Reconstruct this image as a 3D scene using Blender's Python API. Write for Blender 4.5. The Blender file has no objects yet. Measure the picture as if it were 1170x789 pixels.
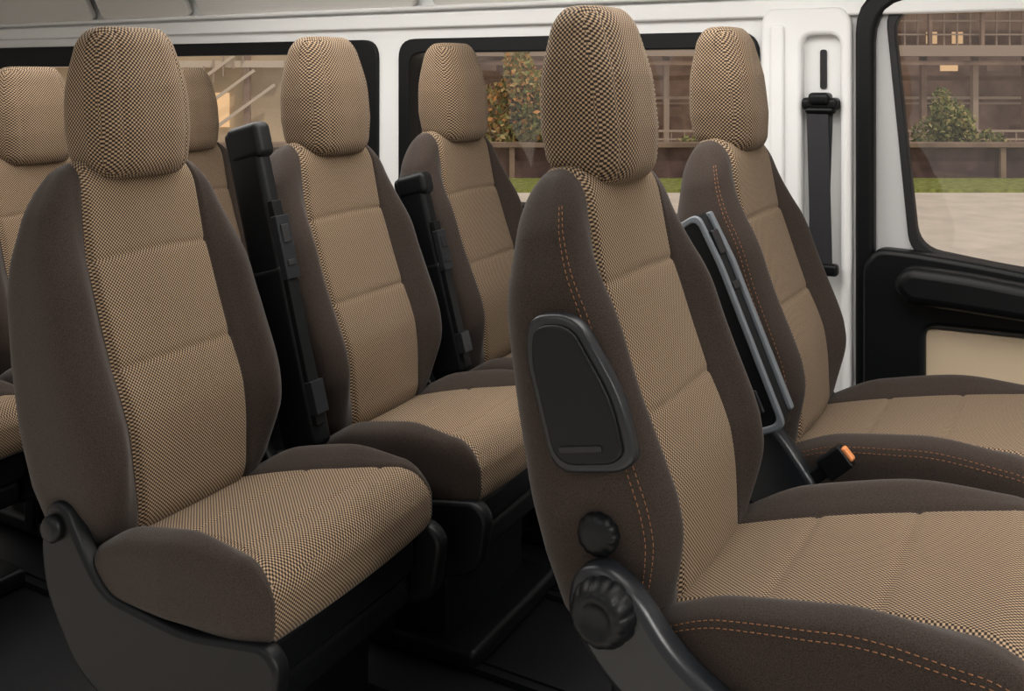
import bpy, math, random
import numpy as np
from mathutils import Vector, Matrix
random.seed(4); np.random.seed(4)
TH=math.radians(30.5)
CAMZ=1.07
scene=bpy.context.scene
col=scene.collection

# ------------------------------------------------------------------ materials
def new_mat(name):
    m=bpy.data.materials.new(name); m.use_nodes=True
    nt=m.node_tree; b=nt.nodes['Principled BSDF']
    return m,nt,b
def N(nt,t,**k):
    n=nt.nodes.new(t)
    for a,v in k.items(): setattr(n,a,v)
    return n
def plain(name,c,rough=.5,metal=0,sheen=0,coat=0,bump=0,bscale=400,var=0,spec=.5,emit=0):
    m,nt,b=new_mat(name)
    b.inputs['Base Color'].default_value=(*c,1)
    b.inputs['Roughness'].default_value=rough
    b.inputs['Metallic'].default_value=metal
    b.inputs['Sheen Weight'].default_value=sheen
    b.inputs['Coat Weight'].default_value=coat
    b.inputs['Specular IOR Level'].default_value=spec
    if emit:
        b.inputs['Emission Color'].default_value=(*c,1)
        b.inputs['Emission Strength'].default_value=emit
    if bump or var:
        tc=N(nt,'ShaderNodeTexCoord'); nz=N(nt,'ShaderNodeTexNoise')
        nz.inputs['Scale'].default_value=bscale; nz.inputs['Detail'].default_value=3
        nt.links.new(tc.outputs['Object'],nz.inputs['Vector'])
        if bump:
            bp=N(nt,'ShaderNodeBump'); bp.inputs['Strength'].default_value=bump; bp.inputs['Distance'].default_value=.001
            nt.links.new(nz.outputs['Fac'],bp.inputs['Height']); nt.links.new(bp.outputs['Normal'],b.inputs['Normal'])
        if var:
            cr=N(nt,'ShaderNodeValToRGB')
            cr.color_ramp.elements[0].position=.3; cr.color_ramp.elements[1].position=.7
            cr.color_ramp.elements[0].color=(*[x*(1-var) for x in c],1)
            cr.color_ramp.elements[1].color=(*[min(1,x*(1+var)) for x in c],1)
            nt.links.new(nz.outputs['Fac'],cr.inputs['Fac']); nt.links.new(cr.outputs['Color'],b.inputs['Base Color'])
    return m
def woven(name,light,dark,p=.0060,lo=-.25,hi=.45):
    m,nt,b=new_mat(name)
    uv=N(nt,'ShaderNodeUVMap'); sp=N(nt,'ShaderNodeSeparateXYZ'); nt.links.new(uv.outputs['UV'],sp.inputs[0])
    def sn(o):
        a=N(nt,'ShaderNodeMath',operation='MULTIPLY'); a.inputs[1].default_value=2*math.pi/p
        nt.links.new(o,a.inputs[0])
        s=N(nt,'ShaderNodeMath',operation='SINE'); nt.links.new(a.outputs[0],s.inputs[0]); return s.outputs[0]
    mu=N(nt,'ShaderNodeMath',operation='MULTIPLY')
    nt.links.new(sn(sp.outputs[0]),mu.inputs[0]); nt.links.new(sn(sp.outputs[1]),mu.inputs[1])
    mr=N(nt,'ShaderNodeMapRange'); mr.inputs['From Min'].default_value=lo; mr.inputs['From Max'].default_value=hi
    nt.links.new(mu.outputs[0],mr.inputs['Value'])
    mx=N(nt,'ShaderNodeMix',data_type='RGBA'); mx.inputs[6].default_value=(*dark,1); mx.inputs[7].default_value=(*light,1)
    nt.links.new(mr.outputs[0],mx.inputs[0])
    nt.links.new(mx.outputs[2],b.inputs['Base Color'])
    bp=N(nt,'ShaderNodeBump'); bp.inputs['Strength'].default_value=.5; bp.inputs['Distance'].default_value=.0010
    nt.links.new(mr.outputs[0],bp.inputs['Height']); nt.links.new(bp.outputs['Normal'],b.inputs['Normal'])
    b.inputs['Roughness'].default_value=.85; b.inputs['Sheen Weight'].default_value=.05
    b.inputs['Specular IOR Level'].default_value=.15
    return m
M_W=woven('woven_beige_fabric',(.365,.258,.163),(.024,.017,.013))
M_WH2=woven('woven_headrest_fabric',(.335,.235,.148),(.020,.014,.011),.0070,-.15,.40)
M_B=plain('brown_fabric',(.034,.0242,.0190),.9,sheen=.11,bump=.5,bscale=900,var=.65,spec=.15)
M_P=plain('black_plastic',(.004,.0045,.0052),.42,bump=.12,bscale=700,spec=.22)
M_PG=plain('grey_plastic',(.011,.0125,.015),.32,bump=.12,bscale=700,spec=.4)
M_PL=plain('silver_grey_plastic',(.13,.145,.16),.35)
M_K=plain('matte_black',(.004,.004,.005),.6)
M_ST=plain('orange_thread',(.25,.105,.04),.7)
M_OR=plain('orange_button',(.62,.22,.07),.4)
M_WH=plain('white_body_paint',(.82,.82,.81),.4,bump=.05,bscale=40)
M_HL=plain('headliner_felt',(.62,.60,.57),.8,bump=.2,bscale=500)
M_DG=plain('door_grey_paint',(.50,.50,.50),.4)
M_BE=plain('beige_door_cloth',(.56,.44,.30),.8,bump=.3,bscale=500)
M_FL=plain('black_rubber_floor',(.0035,.0035,.0045),.45,bump=.3,bscale=300,spec=.25)
M_BELT=plain('belt_webbing',(.016,.016,.019),.6,bump=.3,bscale=600)
def glassmat():
    m,nt,b=new_mat('tinted_glass')
    out=nt.nodes['Material Output']; nt.nodes.remove(b)
    tr=N(nt,'ShaderNodeBsdfTransparent'); tr.inputs[0].default_value=(.95,.91,.88,1)
    gl=N(nt,'ShaderNodeBsdfGlossy'); gl.inputs['Roughness'].default_value=.02
    mx=N(nt,'ShaderNodeMixShader'); mx.inputs[0].default_value=.06
    nt.links.new(tr.outputs[0],mx.inputs[1]); nt.links.new(gl.outputs[0],mx.inputs[2]); nt.links.new(mx.outputs[0],out.inputs[0])
    return m
M_GL=glassmat()

# ------------------------------------------------------------------ mesh helpers
def obj(name,me,parent=None,loc=(0,0,0),rot=(0,0,0)):
    o=bpy.data.objects.new(name,me); col.objects.link(o)
    o.location=loc; o.rotation_euler=rot
    if parent: o.parent=parent
    return o
def smooth(me,val=True):
    me.polygons.foreach_set('use_smooth',[val]*len(me.polygons))
def ax(h,n,br=()):
    a=np.linspace(-h,h,n+1)
    for b in br:
        i=int(np.argmin(abs(a-b))); a[i]=b
    return a
def sstep(a,b,x):
    t=np.clip((x-a)/(b-a),0,1); return t*t*(3-2*t)
def rbox_mesh(name,xs,ys,zs,r,warp,matfn,mats,uvwarp=None):
    V=[];key={};F=[];S=[]
    def vid(p):
        k=(round(p[0],6),round(p[1],6),round(p[2],6))
        i=key.get(k)
        if i is None:
            i=len(V); key[k]=i; V.append(k)
        return i
    A=[xs,ys,zs]
    for axis in range(3):
        u,v=[(1,2),(2,0),(0,1)][axis]
        for sgn in (-1,1):
            c=A[axis][0] if sgn<0 else A[axis][-1]
            idx=np.empty((len(A[u]),len(A[v])),int)
            for i,a in enumerate(A[u]):
                for j,b in enumerate(A[v]):
                    p=[0,0,0]; p[axis]=c; p[u]=a; p[v]=b
                    idx[i,j]=vid(p)
            for i in range(len(A[u])-1):
                for j in range(len(A[v])-1):
                    q=(idx[i,j],idx[i+1,j],idx[i+1,j+1],idx[i,j+1])
                    if sgn<0: q=q[::-1]
                    F.append(q); S.append(axis*2+(sgn>0))
    P0=np.array(V,float); h=np.array([xs[-1],ys[-1],zs[-1]])
    Q=np.clip(P0,-(h-r),h-r); D=P0-Q; L=np.linalg.norm(D,axis=1,keepdims=True)
    P=Q+np.where(L>1e-9,r*D/np.maximum(L,1e-9),0)
    W=warp(P.copy(),P0)
    me=bpy.data.meshes.new(name); me.from_pydata(W.tolist(),[],F)
    for m in mats: me.materials.append(m)
    Fa=np.array(F); C=P0[Fa].mean(axis=1); S=np.array(S)
    mi=matfn(C,S).astype(int); me.polygons.foreach_set('material_index',mi.tolist())
    smooth(me)
    uvl=me.uv_layers.new(name='UVMap'); uv=np.empty((len(F)*4,2)); 
    B=W if uvwarp is None else uvwarp(P,W)
    for axis,(a,b) in enumerate([(1,2),(0,2),(1,0)]):
        sel=np.where(S//2==axis)[0]
        for k in range(4):
            vi=Fa[sel,k]; uv[sel*4+k,0]=B[vi,a]; uv[sel*4+k,1]=B[vi,b]
    uvl.data.foreach_set('uv',uv.ravel().tolist())
    me.update(); return me
def boxes_mesh(name,L,mats,bev=0):
    """L: (cx,cy,cz,sx,sy,sz,mat[,rotmatrix])"""
    V=[];F=[];MI=[]
    for b in L:
        cx,cy,cz,sx,sy,sz,mi=b[:7]; R=b[7] if len(b)>7 else None
        n=len(V)
        for k in range(8):
            v=Vector(((k&1)*sx-sx/2,((k>>1)&1)*sy-sy/2,((k>>2)&1)*sz-sz/2))
            if R: v=R@v
            V.append((v.x+cx,v.y+cy,v.z+cz))
        for f in ((0,2,3,1),(4,5,7,6),(0,1,5,4),(2,6,7,3),(0,4,6,2),(1,3,7,5)):
            F.append(tuple(n+i for i in f)); MI.append(mi)
    me=bpy.data.meshes.new(name); me.from_pydata(V,[],F)
    for m in mats: me.materials.append(m)
    me.polygons.foreach_set('material_index',MI); me.update()
    return me
def bevel(o,w,seg=3):
    m=o.modifiers.new('bevel','BEVEL'); m.width=w; m.segments=seg; m.limit_method='ANGLE'; m.angle_limit=math.radians(35)
    try: smooth(o.data)
    except: pass
    m2=o.modifiers.new('wn','WEIGHTED_NORMAL'); m2.keep_sharp=True
def rpoly(pts,r,seg=6):
    out=[];n=len(pts)
    for i in range(n):
        p=Vector(pts[i][:2]); rr=pts[i][2] if len(pts[i])>2 else r
        a=Vector(pts[i-1][:2])-p; b=Vector(pts[(i+1)%n][:2])-p
        d=min(rr,a.length*.48,b.length*.48)
        if d<1e-4: out.append(tuple(p)); continue
        A=p+a.normalized()*d; B=p+b.normalized()*d
        for k in range(seg+1):
            t=k/seg; q=A*(1-t)**2+p*2*t*(1-t)+B*t*t; out.append((q.x,q.y))
    return out
def rect(x0,z0,x1,z1): return [(x0,z0),(x1,z0),(x1,z1),(x0,z1)]
def plate(name,loops,y0,y1,mat,parent=None,bev=.004,loc=(0,0,0),rot=(0,0,0)):
    cu=bpy.data.curves.new(name,'CURVE'); cu.dimensions='2D'; cu.fill_mode='BOTH'
    cu.extrude=max((y1-y0)/2-bev,.0005); cu.bevel_depth=bev; cu.bevel_resolution=2
    cu.offset=-bev
    for lp in loops:
        s=cu.splines.new('POLY'); s.points.add(len(lp)-1)
        for i,p in enumerate(lp): s.points[i].co=(p[0],p[1],0,1)
        s.use_cyclic_u=True
    t=bpy.data.objects.new('tmp',cu); col.objects.link(t)
    dg=bpy.context.evaluated_depsgraph_get(); dg.update()
    me=bpy.data.meshes.new_from_object(t.evaluated_get(dg)); me.name=name
    bpy.data.objects.remove(t)
    me.transform(Matrix.Translation((0,(y0+y1)/2,0))@Matrix.Rotation(math.pi/2,4,'X'))
    me.materials.clear(); me.materials.append(mat)
    return obj(name,me,parent,loc,rot)
def tube_mesh(name,paths,r,mat,sides=6):
    V=[];F=[]
    for path in paths:
        P=[Vector(p) for p in path]; base=len(V)
        for i,p in enumerate(P):
            d=(P[min(i+1,len(P)-1)]-P[max(i-1,0)]).normalized()
            u=d.cross(Vector((0,0,1))); 
            if u.length<.05: u=d.cross(Vector((0,1,0)))
            u.normalize(); w=d.cross(u)
            for k in range(sides):
                a=2*math.pi*k/sides; V.append(tuple(p+(u*math.cos(a)+w*math.sin(a))*r))
        for i in range(len(P)-1):
            for k in range(sides):
                k2=(k+1)%sides
                F.append((base+i*sides+k,base+i*sides+k2,base+(i+1)*sides+k2,base+(i+1)*sides+k))
        F.append(tuple(base+k for k in range(sides))[::-1]); F.append(tuple(base+(len(P)-1)*sides+k for k in range(sides)))
    me=bpy.data.meshes.new(name); me.from_pydata(V,[],F); me.materials.append(mat); smooth(me); return me
def lathe_y(name,prof,mat,n=64,lobes=0,lobe_amp=0):
    V=[];F=[]
    for (r,y) in prof:
        for k in range(n):
            a=2*math.pi*k/n; rr=r*(1+lobe_amp*(abs(math.cos(a*lobes/2))**.6-.6)) if lobes and r>prof[0][0]*.6 else r
            V.append((rr*math.cos(a),y,rr*math.sin(a)))
    for i in range(len(prof)-1):
        for k in range(n):
            k2=(k+1)%n; F.append((i*n+k,i*n+k2,(i+1)*n+k2,(i+1)*n+k))
    F.append(tuple(range(n))[::-1]); F.append(tuple((len(prof)-1)*n+k for k in range(n)))
    me=bpy.data.meshes.new(name); me.from_pydata(V,[],F); me.materials.append(mat); smooth(me)
    return me

# ------------------------------------------------------------------ seat parts
HB=.62; HYB=.225; SB=.14
LEAN=math.radians(13)
bz=[0,.08,.2,.35,.5,.65,.78,.9,1.0]
bw=[.165,.190,.210,.218,.218,.212,.200,.182,.156]
bp_=[.112,.116,.122,.126,.126,.126,.124,.120,.108]
ZS1,ZS2=.27,.445
def back_warp(P,P0):
    x,y,z=P[:,0],P[:,1],P[:,2]+HB/2
    t=np.clip(z/HB,0,1); w=np.interp(t,bz,bw); ps=np.interp(t,bz,bp_)
    sg=np.sign(y); a=abs(y)
    yy=np.where(a<SB,a*ps/SB,ps+(a-SB)/(HYB-SB)*(w-ps))*sg
    T=np.interp(t,[0,.3,.7,1],[1.0,1.10,.90,.60])
    wf=sstep(-.01,.045,x)
    bt=np.clip((a-SB)/(HYB-SB),0,1)
    amp=.036*sstep(.02,.25,t)*(1-sstep(.6,.95,t))
    X=x*T+wf*amp*sstep(0,.55,bt)
    X+=.018*np.exp(-((t-.28)/.2)**2)*wf+.02*sstep(.7,1,t)
    pil=np.where(z<ZS1,np.sin(np.pi*np.clip(z/ZS1,0,1)),np.where(z<ZS2,np.sin(np.pi*(z-ZS1)/(ZS2-ZS1)),np.sin(np.pi*np.clip((z-ZS2)/(HB-ZS2),0,1))))
    inp=(a<SB+1e-5)
    X+=np.where(inp,.0035*np.clip(pil,0,1)**.5+.006*np.cos(np.clip(a/SB,0,1)*np.pi/2)**.5,0)*wf
    X-=wf*.009*np.exp(-((a-SB)/.005)**2)
    for zs in (ZS1,ZS2): X-=wf*.0030*np.exp(-((z-zs)/.004)**2)*inp
    z=z-.040*(a/HYB)**2*sstep(.6,1,t)
    c,s=math.cos(LEAN),math.sin(LEAN)
    return np.stack([X*c-z*s,yy,z*c+X*s],1)
def back_mat(C,S):
    return np.where((abs(C[:,1])<SB)&((S==1)|((S==5)&(C[:,0]>-.03))),0,1)
def unlean(P,W):
    c,s=math.cos(LEAN),math.sin(LEAN); X=W[:,0]*c+W[:,2]*s; Z=-W[:,0]*s+W[:,2]*c
    return np.stack([X,W[:,1],Z],1)
ME_BACK=rbox_mesh('backrest_cover',ax(.07,28),ax(HYB,84,(-SB,SB)),ax(HB/2,120),.055,back_warp,back_mat,[M_W,M_B],unlean)

HYC=.235; SC=.17; HCZ=.05; CR=.034
def make_cush(LC,ws,psv):
    def cush_warp(P,P0):
        x,y,z=P[:,0]+LC/2,P[:,1],P[:,2]
        t=np.clip(x/LC,0,1); a=abs(y); sg=np.sign(y)
        w=np.interp(t,[0,.15,.5,.85,1],ws); ps=np.interp(t,[0,.3,.6,.85,1],psv)
        yy=np.where(a<SC,a*ps/SC,ps+(a-SC)/(HYC-SC)*(w-ps))*sg
        wt=sstep(-.02,.04,z)
        bt=np.clip((a-SC)/(HYC-SC),0,1)
        Z=-HCZ+(z+HCZ)*(.55+.62*t)
        bol=.028*sstep(0,.3,t)*(1-sstep(.55,.98,t))
        Z+=wt*bol*sstep(-.1,.6,bt)
        Z+=wt*.012*np.sin(np.pi*t)
        Z-=wt*.018*sstep(.86,1.0,t)
        inp=(a<SC+1e-5)
        Z-=wt*.006*np.exp(-((a-SC)/.004)**2)*(1-.6*sstep(.8,1,t))
        for xs_ in (.175,.31): Z-=wt*.0035*np.exp(-((x-xs_)/.004)**2)*inp
        ff=sstep(.5,1,t)
        X=x-.014*ff*(yy/.235)**2
        return np.stack([X,yy,Z],1)
    def cush_mat(C,S):
        return np.where((abs(C[:,1])<SC)&((S==5)|((S==1))),0,1)
    me=rbox_mesh('cushion_cover',ax(LC/2,90),ax(HYC,84,(-SC,SC)),ax(HCZ,24),CR,cush_warp,cush_mat,[M_W,M_B])
    return me,cush_warp,LC
CUSH_A=make_cush(.395,[.185,.205,.215,.210,.201],[.118,.130,.145,.175,.192])
CUSH_B=make_cush(.50,[.185,.210,.232,.238,.232],[.120,.133,.150,.175,.205])

HH=.250
def head_warp(P,P0):
    x,y,z=P[:,0],P[:,1],P[:,2]; t=np.clip((z+HH/2)/HH,0,1)
    ws=np.interp(t,[0,.12,.3,.5,.7,.9,1],[.88,.94,.99,1.0,.95,.84,.77])
    ts=np.interp(t,[0,.3,.6,1],[.90,1.03,.97,.62])
    fr=sstep(0,.04,x)
    X=x*ts + .006*fr*(1-t)
    X-=.0035*fr*np.exp(-((abs(y)-.066)/.003)**2)
    X-=fr*.024*np.clip((abs(y)-.03)/.075,0,1)**1.5
    Z=z-.13*x*(1-sstep(0,.45,t))
    return np.stack([X,y*ws,Z],1)
ME_HEAD=rbox_mesh('headrest_cover',ax(.060,26),ax(.107,44),ax(HH/2,54),.036,head_warp,lambda C,S:np.zeros(len(C)),[M_WH2])

def surf_pt(warp,h,r,p,off=.001):
    p=np.array([p],float); hh=np.array(h); Q=np.clip(p,-(hh-r),hh-r); D=p-Q; L=np.linalg.norm(D)
    P=Q+(r+off)*D/L
    return Vector(warp(P,p)[0])
def dashes(pts,n_on=.0048,gap=.0037):
    out=[]
    L=[0]
    for i in range(1,len(pts)): L.append(L[-1]+(pts[i]-pts[i-1]).length)
    def at(s):
        i=int(np.searchsorted(L,s))-1; i=max(0,min(i,len(pts)-2)); d=L[i+1]-L[i]
        return pts[i].lerp(pts[i+1],(s-L[i])/d if d>1e-9 else 0)
    s=0
    while s+n_on<L[-1]:
        out.append([at(s),at(s+n_on)]); s+=n_on+gap
    return out

SHIELD=rpoly([(-.095,.375),(-.080,.430),(-.045,.438),(-.012,.385),(.04,.322),(.2,.305),(.34,.325),(.365,.300),(.35,.20),(.12,.13),(-.02,.20),(-.085,.30)],.035)

def make_seat(X,Y,dz_back=0,dz_cush=0,arm=None,front=False,near=False,pitch=1.0,buckle=False,yaw=0,hx=-.146,hz=0):
    e=bpy.data.objects.new('van_seat',None); e.empty_display_size=.2; col.objects.link(e); e.location=(X,Y,0); e.rotation_euler=(0,0,math.radians(yaw))
    bk=obj('backrest',ME_BACK,e,(-.055,0,.330+dz_back))
    CM=CUSH_B if front else CUSH_A
    cu=obj('cushion',CM[0],e,(-.045,0,.348+dz_cush),(0,-math.radians(pitch),0))
    hd=obj('headrest',ME_HEAD,e,(hx,0,1.025+dz_back+hz),(0,math.radians(-3),0))
    posts=obj('headrest_posts',tube_mesh('headrest_posts',[[(-.175,s*.05,.84+dz_back),(-.175,s*.05,.95+dz_back)] for s in(-1,1)],.007,M_P,10),e)
    zt=.295+dz_cush
    L=[(.13,0,zt-.02,.38,.36,.06,0),(.12,0,(zt-.06)/2,.26,.30,zt-.06,0),(.12,0,.02,.40,.36,.04,0),
       (.12,-.17,zt/2,.05,.03,zt-.02,0),(.12,.17,zt/2,.05,.03,zt-.02,0),(.29,0,zt-.075,.05,.34,.05,0)]
    pd=obj('pedestal',boxes_mesh('pedestal',L,[M_P]),e); bevel(pd,.012)
    for s in (-1,1):
        y0,y1=(-.215,-.185) if s<0 else (.185,.215)
        if near and s<0: continue
        sh=plate('side_cover',[SHIELD],y0,y1,M_P,e,.008,(0,0,dz_cush*.9))
        kn=obj('recliner_pivot',lathe_y('recliner_pivot',[(.020,0),(.020,-.008),(.015,-.014),(.010,-.015)],M_P),e,(-.060,-.215 if s<0 else .215,.398+dz_cush*.9),(0,0,0 if s<0 else math.pi))
    if arm in('tall','mid'):
        if arm=='tall': al=(-.078,-.250,.675); k=1.0
        else: al=(-.065,-.245,.61); k=.76
        R=(0,-math.radians(15),0)
        arm_e=obj('armrest',boxes_mesh('armrest_core',[(0,0,0,.082,.040,.60*k,0),(.010,0,.27*k,.082,.046,.07*k,0),(.0,0,-.14*k,.092,.046,.34*k,0)],[M_P]),e,al,R); bevel(arm_e,.014,4)
        rl=obj('armrest_rail',boxes_mesh('armrest_rail',[(.046,-.008,-.06*k,.012,.026,.42*k,0),(.051,-.008,.06*k,.014,.036,.12*k,1),(.059,-.008,.085*k,.003,.02,.035*k,2),(.059,-.008,.03*k,.003,.02,.012,2),(.052,-.008,-.22*k,.018,.034,.06*k,1)],[M_P,M_PG,M_K]),e,al,R); bevel(rl,.004)
    if arm=='front':
        R=(0,-math.radians(24),0); al=(-.080,-.262,.625)
        body=[(-.038,-.19),(.040,-.19),(.046,.10),(.040,.20),(-.025,.19),(-.042,.0)]
        plate('armrest',[rpoly(body,.02)],-.027,.027,M_P,e,.008,al,R)
        inner=[(-.028,-.178),(.030,-.178),(.036,.10),(.031,.188),(-.016,.178),(-.032,.0)]
        plate('armrest_trim',[rpoly(body,.02),rpoly(inner,.016)],-.030,-.018,M_PL,e,.003,al,R)
        pe=rpoly([(.038,-.17),(.048,-.17),(.053,.10),(.047,.195),(.037,.195),(.040,.1)],.004)
        plate('armrest_edge',[pe],.012,.028,M_PL,e,.003,al,R)
        dt=obj('armrest_detail',boxes_mesh('armrest_detail',[(.0,-.029,-.135,.03,.006,.04,1),(.047,-.005,.14,.006,.03,.045,1),(.047,-.005,.06,.005,.03,.015,1)],[M_P,M_K,M_PL]),e,al,R); bevel(dt,.003)
    if buckle:
        bb=obj('belt_buckle',boxes_mesh('belt_buckle',[(0,0,0,.024,.016,.12,0),(0,0,.070,.040,.024,.05,0),(0,0,.097,.026,.016,.010,1)],[M_P,M_OR]),e,(.055,-.255,.345+dz_cush),(0,math.radians(48),0)); bevel(bb,.004)
        hp=plate('hinge_cover',[rpoly([(-.06,.33),(-.05,.43),(-.02,.45),(.02,.42),(.08,.34),(.08,.30),(-.04,.28)],.03)],-.275,-.235,M_PG,e,.010,(0,0,.03))
    if front:
        paths=[]
        h=(.07,HYB,HB/2)
        for xo in (.040,.049):
            pts=[]
            for i in range(160):
                z=-.28+.575*i/159
                pts.append(surf_pt(back_warp,h,.055,(xo,-HYB,z),.0003))
            paths+=dashes(pts)
        st=obj('backrest_stitching',tube_mesh('backrest_stitching',paths,.0006,M_ST,5),e,bk.location)
        paths=[]
        LC=CM[2]
        hc=(LC/2,HYC,HCZ)
        for zo in (.028,.036):
            pts=[surf_pt(CM[1],hc,CR,(-LC/2+.04+(LC-.06)*i/139,-HYC,zo),.0003) for i in range(140)]
            paths+=dashes(pts)
        st=obj('cushion_stitching',tube_mesh('cushion_stitching',paths,.0006,M_ST,5),e,cu.location); st.rotation_euler=cu.rotation_euler
    if near:
        R=(0,-math.radians(12),0)
        o1=rpoly([(-.050,-.098),(.045,-.098),(.068,-.085),(.064,-.01),(.022,.095),(-.045,.098),(-.060,.05)],.035)
        o2=rpoly([(-.040,-.086),(.038,-.086),(.056,-.075),(.053,-.01),(.015,.083),(-.036,.086),(-.048,.045)],.03)
        cl=(-.085,-.218,.680)
        plate('armrest_mount_cover',[o1],-.012,.012,M_PG,e,.006,cl,R)
        plate('armrest_mount_panel',[o2],-.018,-.008,M_P,e,.004,cl,R)
        plate('armrest_mount_groove',[rpoly([(-.030,-.070),(.03,-.070),(.03,-.062),(-.030,-.062)],.005)],-.020,-.016,M_K,e,.001,cl,R)
        obj('lumbar_knob',lathe_y('lumbar_knob',[(.023,.012),(.025,0),(.026,-.010),(.023,-.017),(.015,-.020),(.006,-.020)],M_P,80,12,.09),e,(-.055,-.212,.510))
        obj('recliner_knob',lathe_y('recliner_knob',[(.038,.01),(.040,0),(.037,-.012),(.033,-.020),(.029,-.025),(.021,-.026),(.018,-.022),(.006,-.021)],M_P,96,12,.07),e,(-.030,-.257,.440))
        o3=rpoly([(-.085,.42),(-.075,.475),(-.035,.492),(.01,.465),(.05,.412),(.12,.368),(.30,.345),(.42,.34),(.42,.22),(.2,.20),(.05,.30),(-.04,.36)],.04)
        plate('base_cover',[o3],-.255,-.215,M_PG,e,.012)
    return e

# row 2
R2=-1.285
make_seat(R2,1.146,yaw=3,hx=-.142)
make_seat(R2,1.655,arm='tall',yaw=3)
make_seat(R2,2.146,arm='mid',yaw=3)
# row 1
make_seat(-.470,1.318,.016,.035,front=True,near=True,pitch=5.5,hx=-.153,hz=.002)
make_seat(-.49,1.985,.016,.022,arm='front',front=True,pitch=3,buckle=True,hx=-.160)
# row 3
R3=-2.25
for yy in (1.10,1.60,2.11): make_seat(R3,yy,-.06,-.02)

# ------------------------------------------------------------------ van shell
YW=2.45
fl=obj('floor',boxes_mesh('floor',[(-1.3,1.66,-.04,5.6,1.7,.08,0)],[M_FL]))
for k,yy in enumerate((1.0,1.29,1.51,1.80,2.0,2.28)):
    o=obj('floor_rail',boxes_mesh('floor_rail',[(-1.9,yy,.004,3.2,.03,.008,0),(-1.9,yy-.012,.009,3.2,.005,.006,0),(-1.9,yy+.012,.009,3.2,.005,.006,0)],[M_P]))
win2=rpoly(rect(-1.83,.66,-.735,1.17),.06); win1=rpoly(rect(-3.0,.66,-1.93,1.17),.06); win0=rpoly(rect(-3.98,.66,-3.08,1.17),.06)
door_hole=rpoly([(-.485,.05,.03),(1.1,.05,.03),(1.1,1.27,.03),(-.485,1.27,.11)],.03)
wall=plate('wall_right',[rect(-4.1,-.08,1.25,1.45),win0,win1,win2,door_hole],YW,YW+.07,M_WH,bev=.006)
obj('wall_rear',boxes_mesh('wall_rear',[(-4.13,1.66,.69,.06,1.7,1.54,0)],[M_WH]))
obj('ceiling',boxes_mesh('ceiling',[(-1.45,1.63,1.47,5.4,1.78,.04,0)],[M_HL]))
def window(name,outer,inner):
    e=bpy.data.objects.new(name,None); col.objects.link(e)
    plate('frame',[rpoly(rect(*outer),.06),rpoly(rect(*inner),.05)],YW-.012,YW+.06,M_P,e,.004)
    plate('glass',[rpoly(rect(inner[0]-.01,inner[1]-.01,inner[2]+.01,inner[3]+.01),.05)],YW+.035,YW+.039,M_GL,e,.0005)
    return e
window('window_1',(-1.84,.65,-.725,1.178),(-1.80,.70,-.765,1.135))
window('window_2',(-3.01,.65,-1.92,1.178),(-2.95,.70,-2.09,1.135))
window('window_3',(-3.99,.65,-3.07,1.178),(-3.93,.70,-3.15,1.10))
o=obj('trim_1',boxes_mesh('trim_1',[(-1.45,YW-.006,1.232,5.3,.035,.045,0),(-1.45,YW-.012,1.268,5.3,.05,.014,0)],[M_WH])); bevel(o,.01)
for i,(a,b) in enumerate([(-4.05,-3.25),(-3.20,-2.73),(-2.68,-1.76),(-1.70,-.78),(-.70,.6)]):
    p=rpoly(rect(a,0,b,.2),.03)
    plate('headliner_panel',[p],-.012,.012,M_HL,None,.008,(0,YW-.015,1.275),(math.radians(28),0,0))
e=bpy.data.objects.new('pillar_trim',None); col.objects.link(e)
plate('pillar_face',[rpoly([(-.715,.02),(-.500,.02),(-.500,1.20),(-.52,1.23),(-.70,1.23),(-.715,1.20)],.02),rpoly(rect(-.615,.10,-.525,1.165),.03)],YW-.035,YW+.001,M_WH,e,.010)
plate('pillar_rib',[rpoly(rect(-.69,.1,-.655,1.19),.012)],YW-.045,YW-.03,M_WH,e,.006)
plate('adjuster_slot',[rpoly(rect(-.578,1.035,-.562,1.13),.007)],YW-.006,YW-.001,M_K,e,.001)
e=bpy.data.objects.new('seat_belt',None); col.objects.link(e)
o=obj('webbing',boxes_mesh('webbing',[(-.570,YW-.045,.80,.050,.004,.37,0,Matrix.Rotation(math.radians(-1.5),3,'Y')),(-.570,YW-.036,.80,.046,.004,.37,0,Matrix.Rotation(math.radians(2.0),3,'Y'))],[M_BELT]),e)
o=obj('belt_guide',boxes_mesh('belt_guide',[(-.570,YW-.03,1.0,.085,.045,.03,0),(-.570,YW-.035,1.012,.05,.05,.03,0),(-.570,YW-.035,.985,.07,.035,.02,0)],[M_P]),e); bevel(o,.012)
o=obj('belt_anchor',boxes_mesh('belt_anchor',[(-.545,YW-.05,.61,.04,.03,.028,0)],[M_P]),e); bevel(o,.008)
e=bpy.data.objects.new('door_1',None); col.objects.link(e)
glass_o=[(-.362,.665,.05),(-.418,1.225,.06),(.75,1.225,.06),(.75,.60,.03),(-.14,.635,.1)]
def inset(pts,k):
    c=Vector((.15,.93)); out=[]
    for p in pts:
        x=p[0]+(k if p[0]<c.x else -k); z=p[1]+(k if p[1]<c.y else -k); out.append((x,z,p[2]))
    return out
plate('seal',[rpoly([(-.492,.04,.03),(1.11,.04,.03),(1.11,1.277,.03),(-.492,1.277,.11)],.03),rpoly([(-.450,.08,.03),(1.06,.08,.03),(1.06,1.235+.01,.03),(-.450,1.245,.10)],.03)],YW-.03,YW+.03,M_P,e,.010)
plate('door_frame',[rpoly([(-.455,.075,.03),(1.07,.075,.03),(1.07,1.25,.03),(-.455,1.25,.10)],.03),rpoly(glass_o,.05)],YW+.0,YW+.05,M_DG,e,.008)
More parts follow.
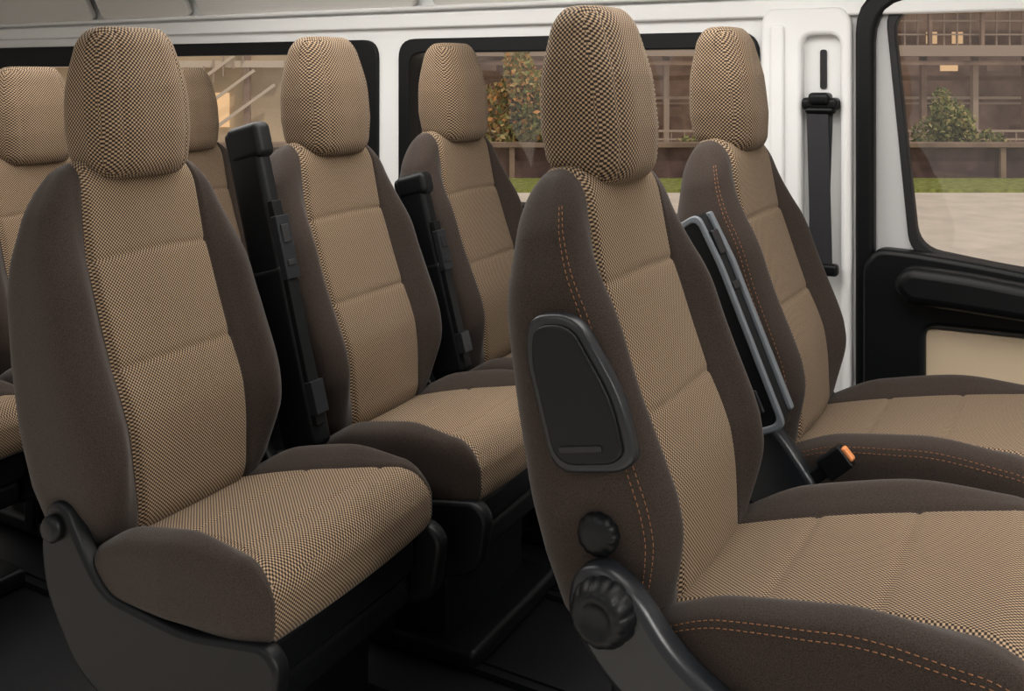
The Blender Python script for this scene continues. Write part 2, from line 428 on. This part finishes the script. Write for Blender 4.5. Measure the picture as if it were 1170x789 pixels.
plate('glass_gasket',[rpoly(inset(glass_o,-.012),.05),rpoly(inset(glass_o,.006),.05)],YW-.008,YW+.03,M_K,e,.003)
plate('door_glass',[rpoly(glass_o,.05)],YW+.030,YW+.034,M_GL,e,.0005)
trim_o=[(-.470,.07,.02),(-.470,.63,.03),(-.44,.67,.03),(-.36,.668,.03),(-.22,.655,.05),(.1,.615,.05),(1.05,.60,.02),(1.05,.07,.02)]
ins=[(-.335,.355,.02),(-.335,.505,.03),(1.0,.53,.02),(1.0,.355,.02)]
plate('door_trim',[rpoly(trim_o,.03),rpoly(ins,.02)],YW-.055,YW+.0,M_P,e,.012)
plate('door_insert',[rpoly(inset(ins,-.01),.02)],YW-.035,YW-.02,M_BE,e,.002)
plate('door_armrest',[rpoly([(-.40,.60,.03),(-.37,.645,.03),(-.25,.64,.05),(.1,.60,.05),(1.0,.585,.02),(1.0,.53,.02),(.1,.535,.04),(-.25,.555,.03),(-.37,.56,.03)],.03)],YW-.115,YW-.05,M_P,e,.022)

# ------------------------------------------------------------------ exterior
ROT=(0,0,TH)
GZ=-.55
M_CON=plain('concrete_ground',(.82,.77,.69),.9,bscale=3,var=.10,bump=.2)
M_GR=plain('grass',(.26,.31,.08),.95,bscale=12,var=.5)
M_HW=plain('dark_retaining_wall',(.13,.085,.085),.9,bscale=3,var=.4)
M_F1=plain('brown_facade',(.34,.25,.20),.8,bscale=2,var=.35)
M_F2=plain('dark_interior',(.25,.18,.15),.8,bscale=1.5,var=.5)
M_F3=plain('beam_steel',(.52,.43,.36),.7)
M_F4=plain('warm_window',(.85,.60,.34),.5,emit=.6)
M_F5=plain('tan_facade',(.60,.50,.35),.8,bscale=1,var=.2)
M_F6=plain('pale_pipe',(.78,.69,.58),.6)
obj('ground',boxes_mesh('ground',[(0,20,GZ-.1,90,60,.2,0)],[M_CON]),None,(0,0,0),ROT)
obj('lawn_strip',boxes_mesh('lawn_strip',[(0,14.4,GZ+.02,60,1.5,.05,0)],[M_GR]),None,(0,0,0),ROT)
obj('retaining_wall',boxes_mesh('retaining_wall',[(0,15.4,GZ+.25,60,.3,.55,0),(0,15.35,GZ+.54,60,.4,.06,1)]+[(x*1.5,15.22,GZ+.25,.08,.08,.5,1) for x in range(-18,19)],[M_HW,M_F1]),None,(0,0,0),ROT)
L=[(0,21,3,60,.4,7.2,1)]
mats=[M_F1,M_F2,M_F3,M_F4,M_F5,M_F6]
L+=[(0,18.3,1.50,60,.6,.20,2),(0,18.2,1.28,60,.3,.08,0),(0,18.2,2.55,60,.6,.25,2)]
L+=[(0,19.2,.62,60,.1,.05,5),(0,19.0,.52,60,.08,.04,2),(0,18.0,.05,60,.05,.04,2),(0,18.0,-.1,60,.05,.03,2),(0,19.6,1.0,60,.2,.10,0)]
for i in range(-26,27):
    x=i*.95
    L.append((x,18.4,.5,.10,.12,2.1,0 if i%3 else 2))
    L.append((x,18.1,2.0,.06,.08,1.0,0))
    if i%2: L.append((x+.4,20.6,.30,.5,.05,random.choice([.2,.5]),random.choice([3,0,0,5])))
    L.append((x+.45,20.5,1.2,.35,.05,.12,random.choice([3,0,4])))
for i in range(-100,101):
    L.append((i*.24,18.25,2.02,.025,.04,.9,2))
    if random.random()<.35: L.append((i*.24+.12,18.5,1.75+random.choice([0,.3,.45]),.2,.02,.22,3))
    L.append((i*.24,18.0,-.12,.02,.02,.34,2))
for z in (1.8,2.05,2.3): L.append((0,18.2,z,60,.04,.03,2))
L.append((0,18.9,2.0,60,.1,1.0,0))
L+=[(-8.75,17.6,2.0,9.6,.3,5.0,4),(-8.75,17.35,1.25,9.6,.25,.12,5)]
for k in range(3):
    Rm=Matrix.Rotation(math.radians(-36),3,'Y')
    L.append((-6.1+k*.35,17.2,.45-.25*k,3.2,.06,.05,5,Rm))
for k in range(16): L.append((-7.2+k*.17,17.2,-.25+k*.115,.02,.04,.4,2))
for x in (-13,-11.2,-9.4,-7.6,-5.9,-4.6): L.append((x,17.3,1,.10,.12,3.4,0))
for x in (-5.2,-6.6,-8.5,-10.2): L.append((x,17.42,.45,.5,.05,.6,3))
obj('station_building',boxes_mesh('station_building',L,mats),None,(0,0,0),ROT)
def foliage(name,c,rad,n,size,cols,trunk=True):
    V=[];F=[];MI=[]
    for i in range(n):
        d=np.random.randn(3); d/=np.linalg.norm(d); rr=np.random.rand()**.35*(1+.25*math.sin(5*d[0]+3*d[2]))
        p=np.array(c)+d*rr*np.array(rad)
        a=np.random.randn(3);a/=np.linalg.norm(a);b=np.cross(a,np.random.randn(3));b/=np.linalg.norm(b)
        s=size*(.6+.8*np.random.rand());k=len(V)
        V+= [tuple(p-a*s),tuple(p+b*s*.5),tuple(p+a*s),tuple(p-b*s*.5)]; F.append((k,k+1,k+2,k+3)); MI.append(random.randrange(len(cols)))
    if trunk:
        for q in range(6):
            k=len(V); an=q*1.05; tx=c[0]+math.cos(an)*rad[0]*.4; ty=c[1]+math.sin(an)*rad[1]*.3
            w=.03
            V+=[(c[0]-w,c[1],GZ),(c[0]+w,c[1],GZ),(tx+w*.3,ty,c[2]+rad[2]*.3),(tx-w*.3,ty,c[2]+rad[2]*.3)]; F.append((k,k+1,k+2,k+3)); MI.append(len(cols))
    me=bpy.data.meshes.new(name); me.from_pydata(V,[],F)
    for m in cols: me.materials.append(m)
    me.materials.append(M_HW); me.polygons.foreach_set('material_index',MI); me.update()
    return obj(name,me,None,(0,0,0),ROT)
LG=[plain('leaf_green',(.34,.38,.14),.9),plain('leaf_olive',(.54,.48,.22),.9),plain('leaf_dark',(.15,.19,.08),.9)]
LO=[plain('leaf_orange',(.75,.38,.14),.9),plain('leaf_gold',(.75,.55,.24),.9),LG[1],LG[0]]
foliage('autumn_tree',(.2,15.9,.45),(.65,.5,1.05),4600,.055,LO+[LG[2]])
foliage('autumn_tree',(.55,15.8,.0),(.7,.5,.6),3000,.05,LG)
foliage('shrub',(-1.6,15.9,.55),(.45,.4,.9),3000,.05,LG)
foliage('shrub',(7.0,15.9,.12),(.5,.4,.62),3000,.045,LG)
foliage('shrub',(7.7,15.9,-.2),(.4,.4,.35),1500,.045,LG)
foliage('shrub',(3.2,15.9,-.1),(.5,.4,.4),1500,.045,LG)
foliage('shrub',(5.6,15.9,-.3),(.5,.4,.3),1200,.045,LG)

# ------------------------------------------------------------------ lights
w=bpy.data.worlds.new('world'); scene.world=w; w.use_nodes=True
bg=w.node_tree.nodes['Background']; bg.inputs[0].default_value=(1.0,.97,.94,1); bg.inputs[1].default_value=.45
def area(name,loc,target,size,power,colr=(1,1,1)):
    l=bpy.data.lights.new(name,'AREA'); l.shape='RECTANGLE'; l.size=size[0]; l.size_y=size[1]; l.energy=power; l.color=colr
    o=bpy.data.objects.new(name,l); col.objects.link(o); o.location=loc
    d=Vector(target)-Vector(loc); o.rotation_euler=d.to_track_quat('-Z','Y').to_euler(); return o
area('studio_softbox',(1.9,.9,2.0),(-1.0,1.6,.5),(1.1,.6),125,(1,.97,.93))
area('studio_softbox',(-1.2,-.9,2.3),(-1.2,1.8,.5),(2.0,.8),10,(1,.97,.94))
area('ceiling_fill',(-1.2,1.6,1.43),(-1.2,1.6,0),(2.6,.9),34,(1,.97,.93))  # added fill under the ceiling for top light and brighter walls, not a fitted lamp
sl=bpy.data.lights.new('sun','SUN'); sl.energy=1.3; sl.angle=math.radians(3); sl.color=(1,.93,.84)
so=bpy.data.objects.new('sun',sl); col.objects.link(so); so.location=(6,-2,8)
so.rotation_euler=Vector((-1,.25,-1.6)).to_track_quat('-Z','Y').to_euler()

# ------------------------------------------------------------------ camera
cd=bpy.data.cameras.new('camera'); co=bpy.data.objects.new('camera',cd); col.objects.link(co)
co.location=(0,0,CAMZ); co.rotation_euler=(math.pi/2,0,TH)
cd.sensor_width=36; cd.lens=36*1137/1170; cd.shift_y=-.2645; cd.clip_start=.02; cd.clip_end=300
scene.camera=co
scene.view_settings.view_transform='Standard'; scene.view_settings.look='None'
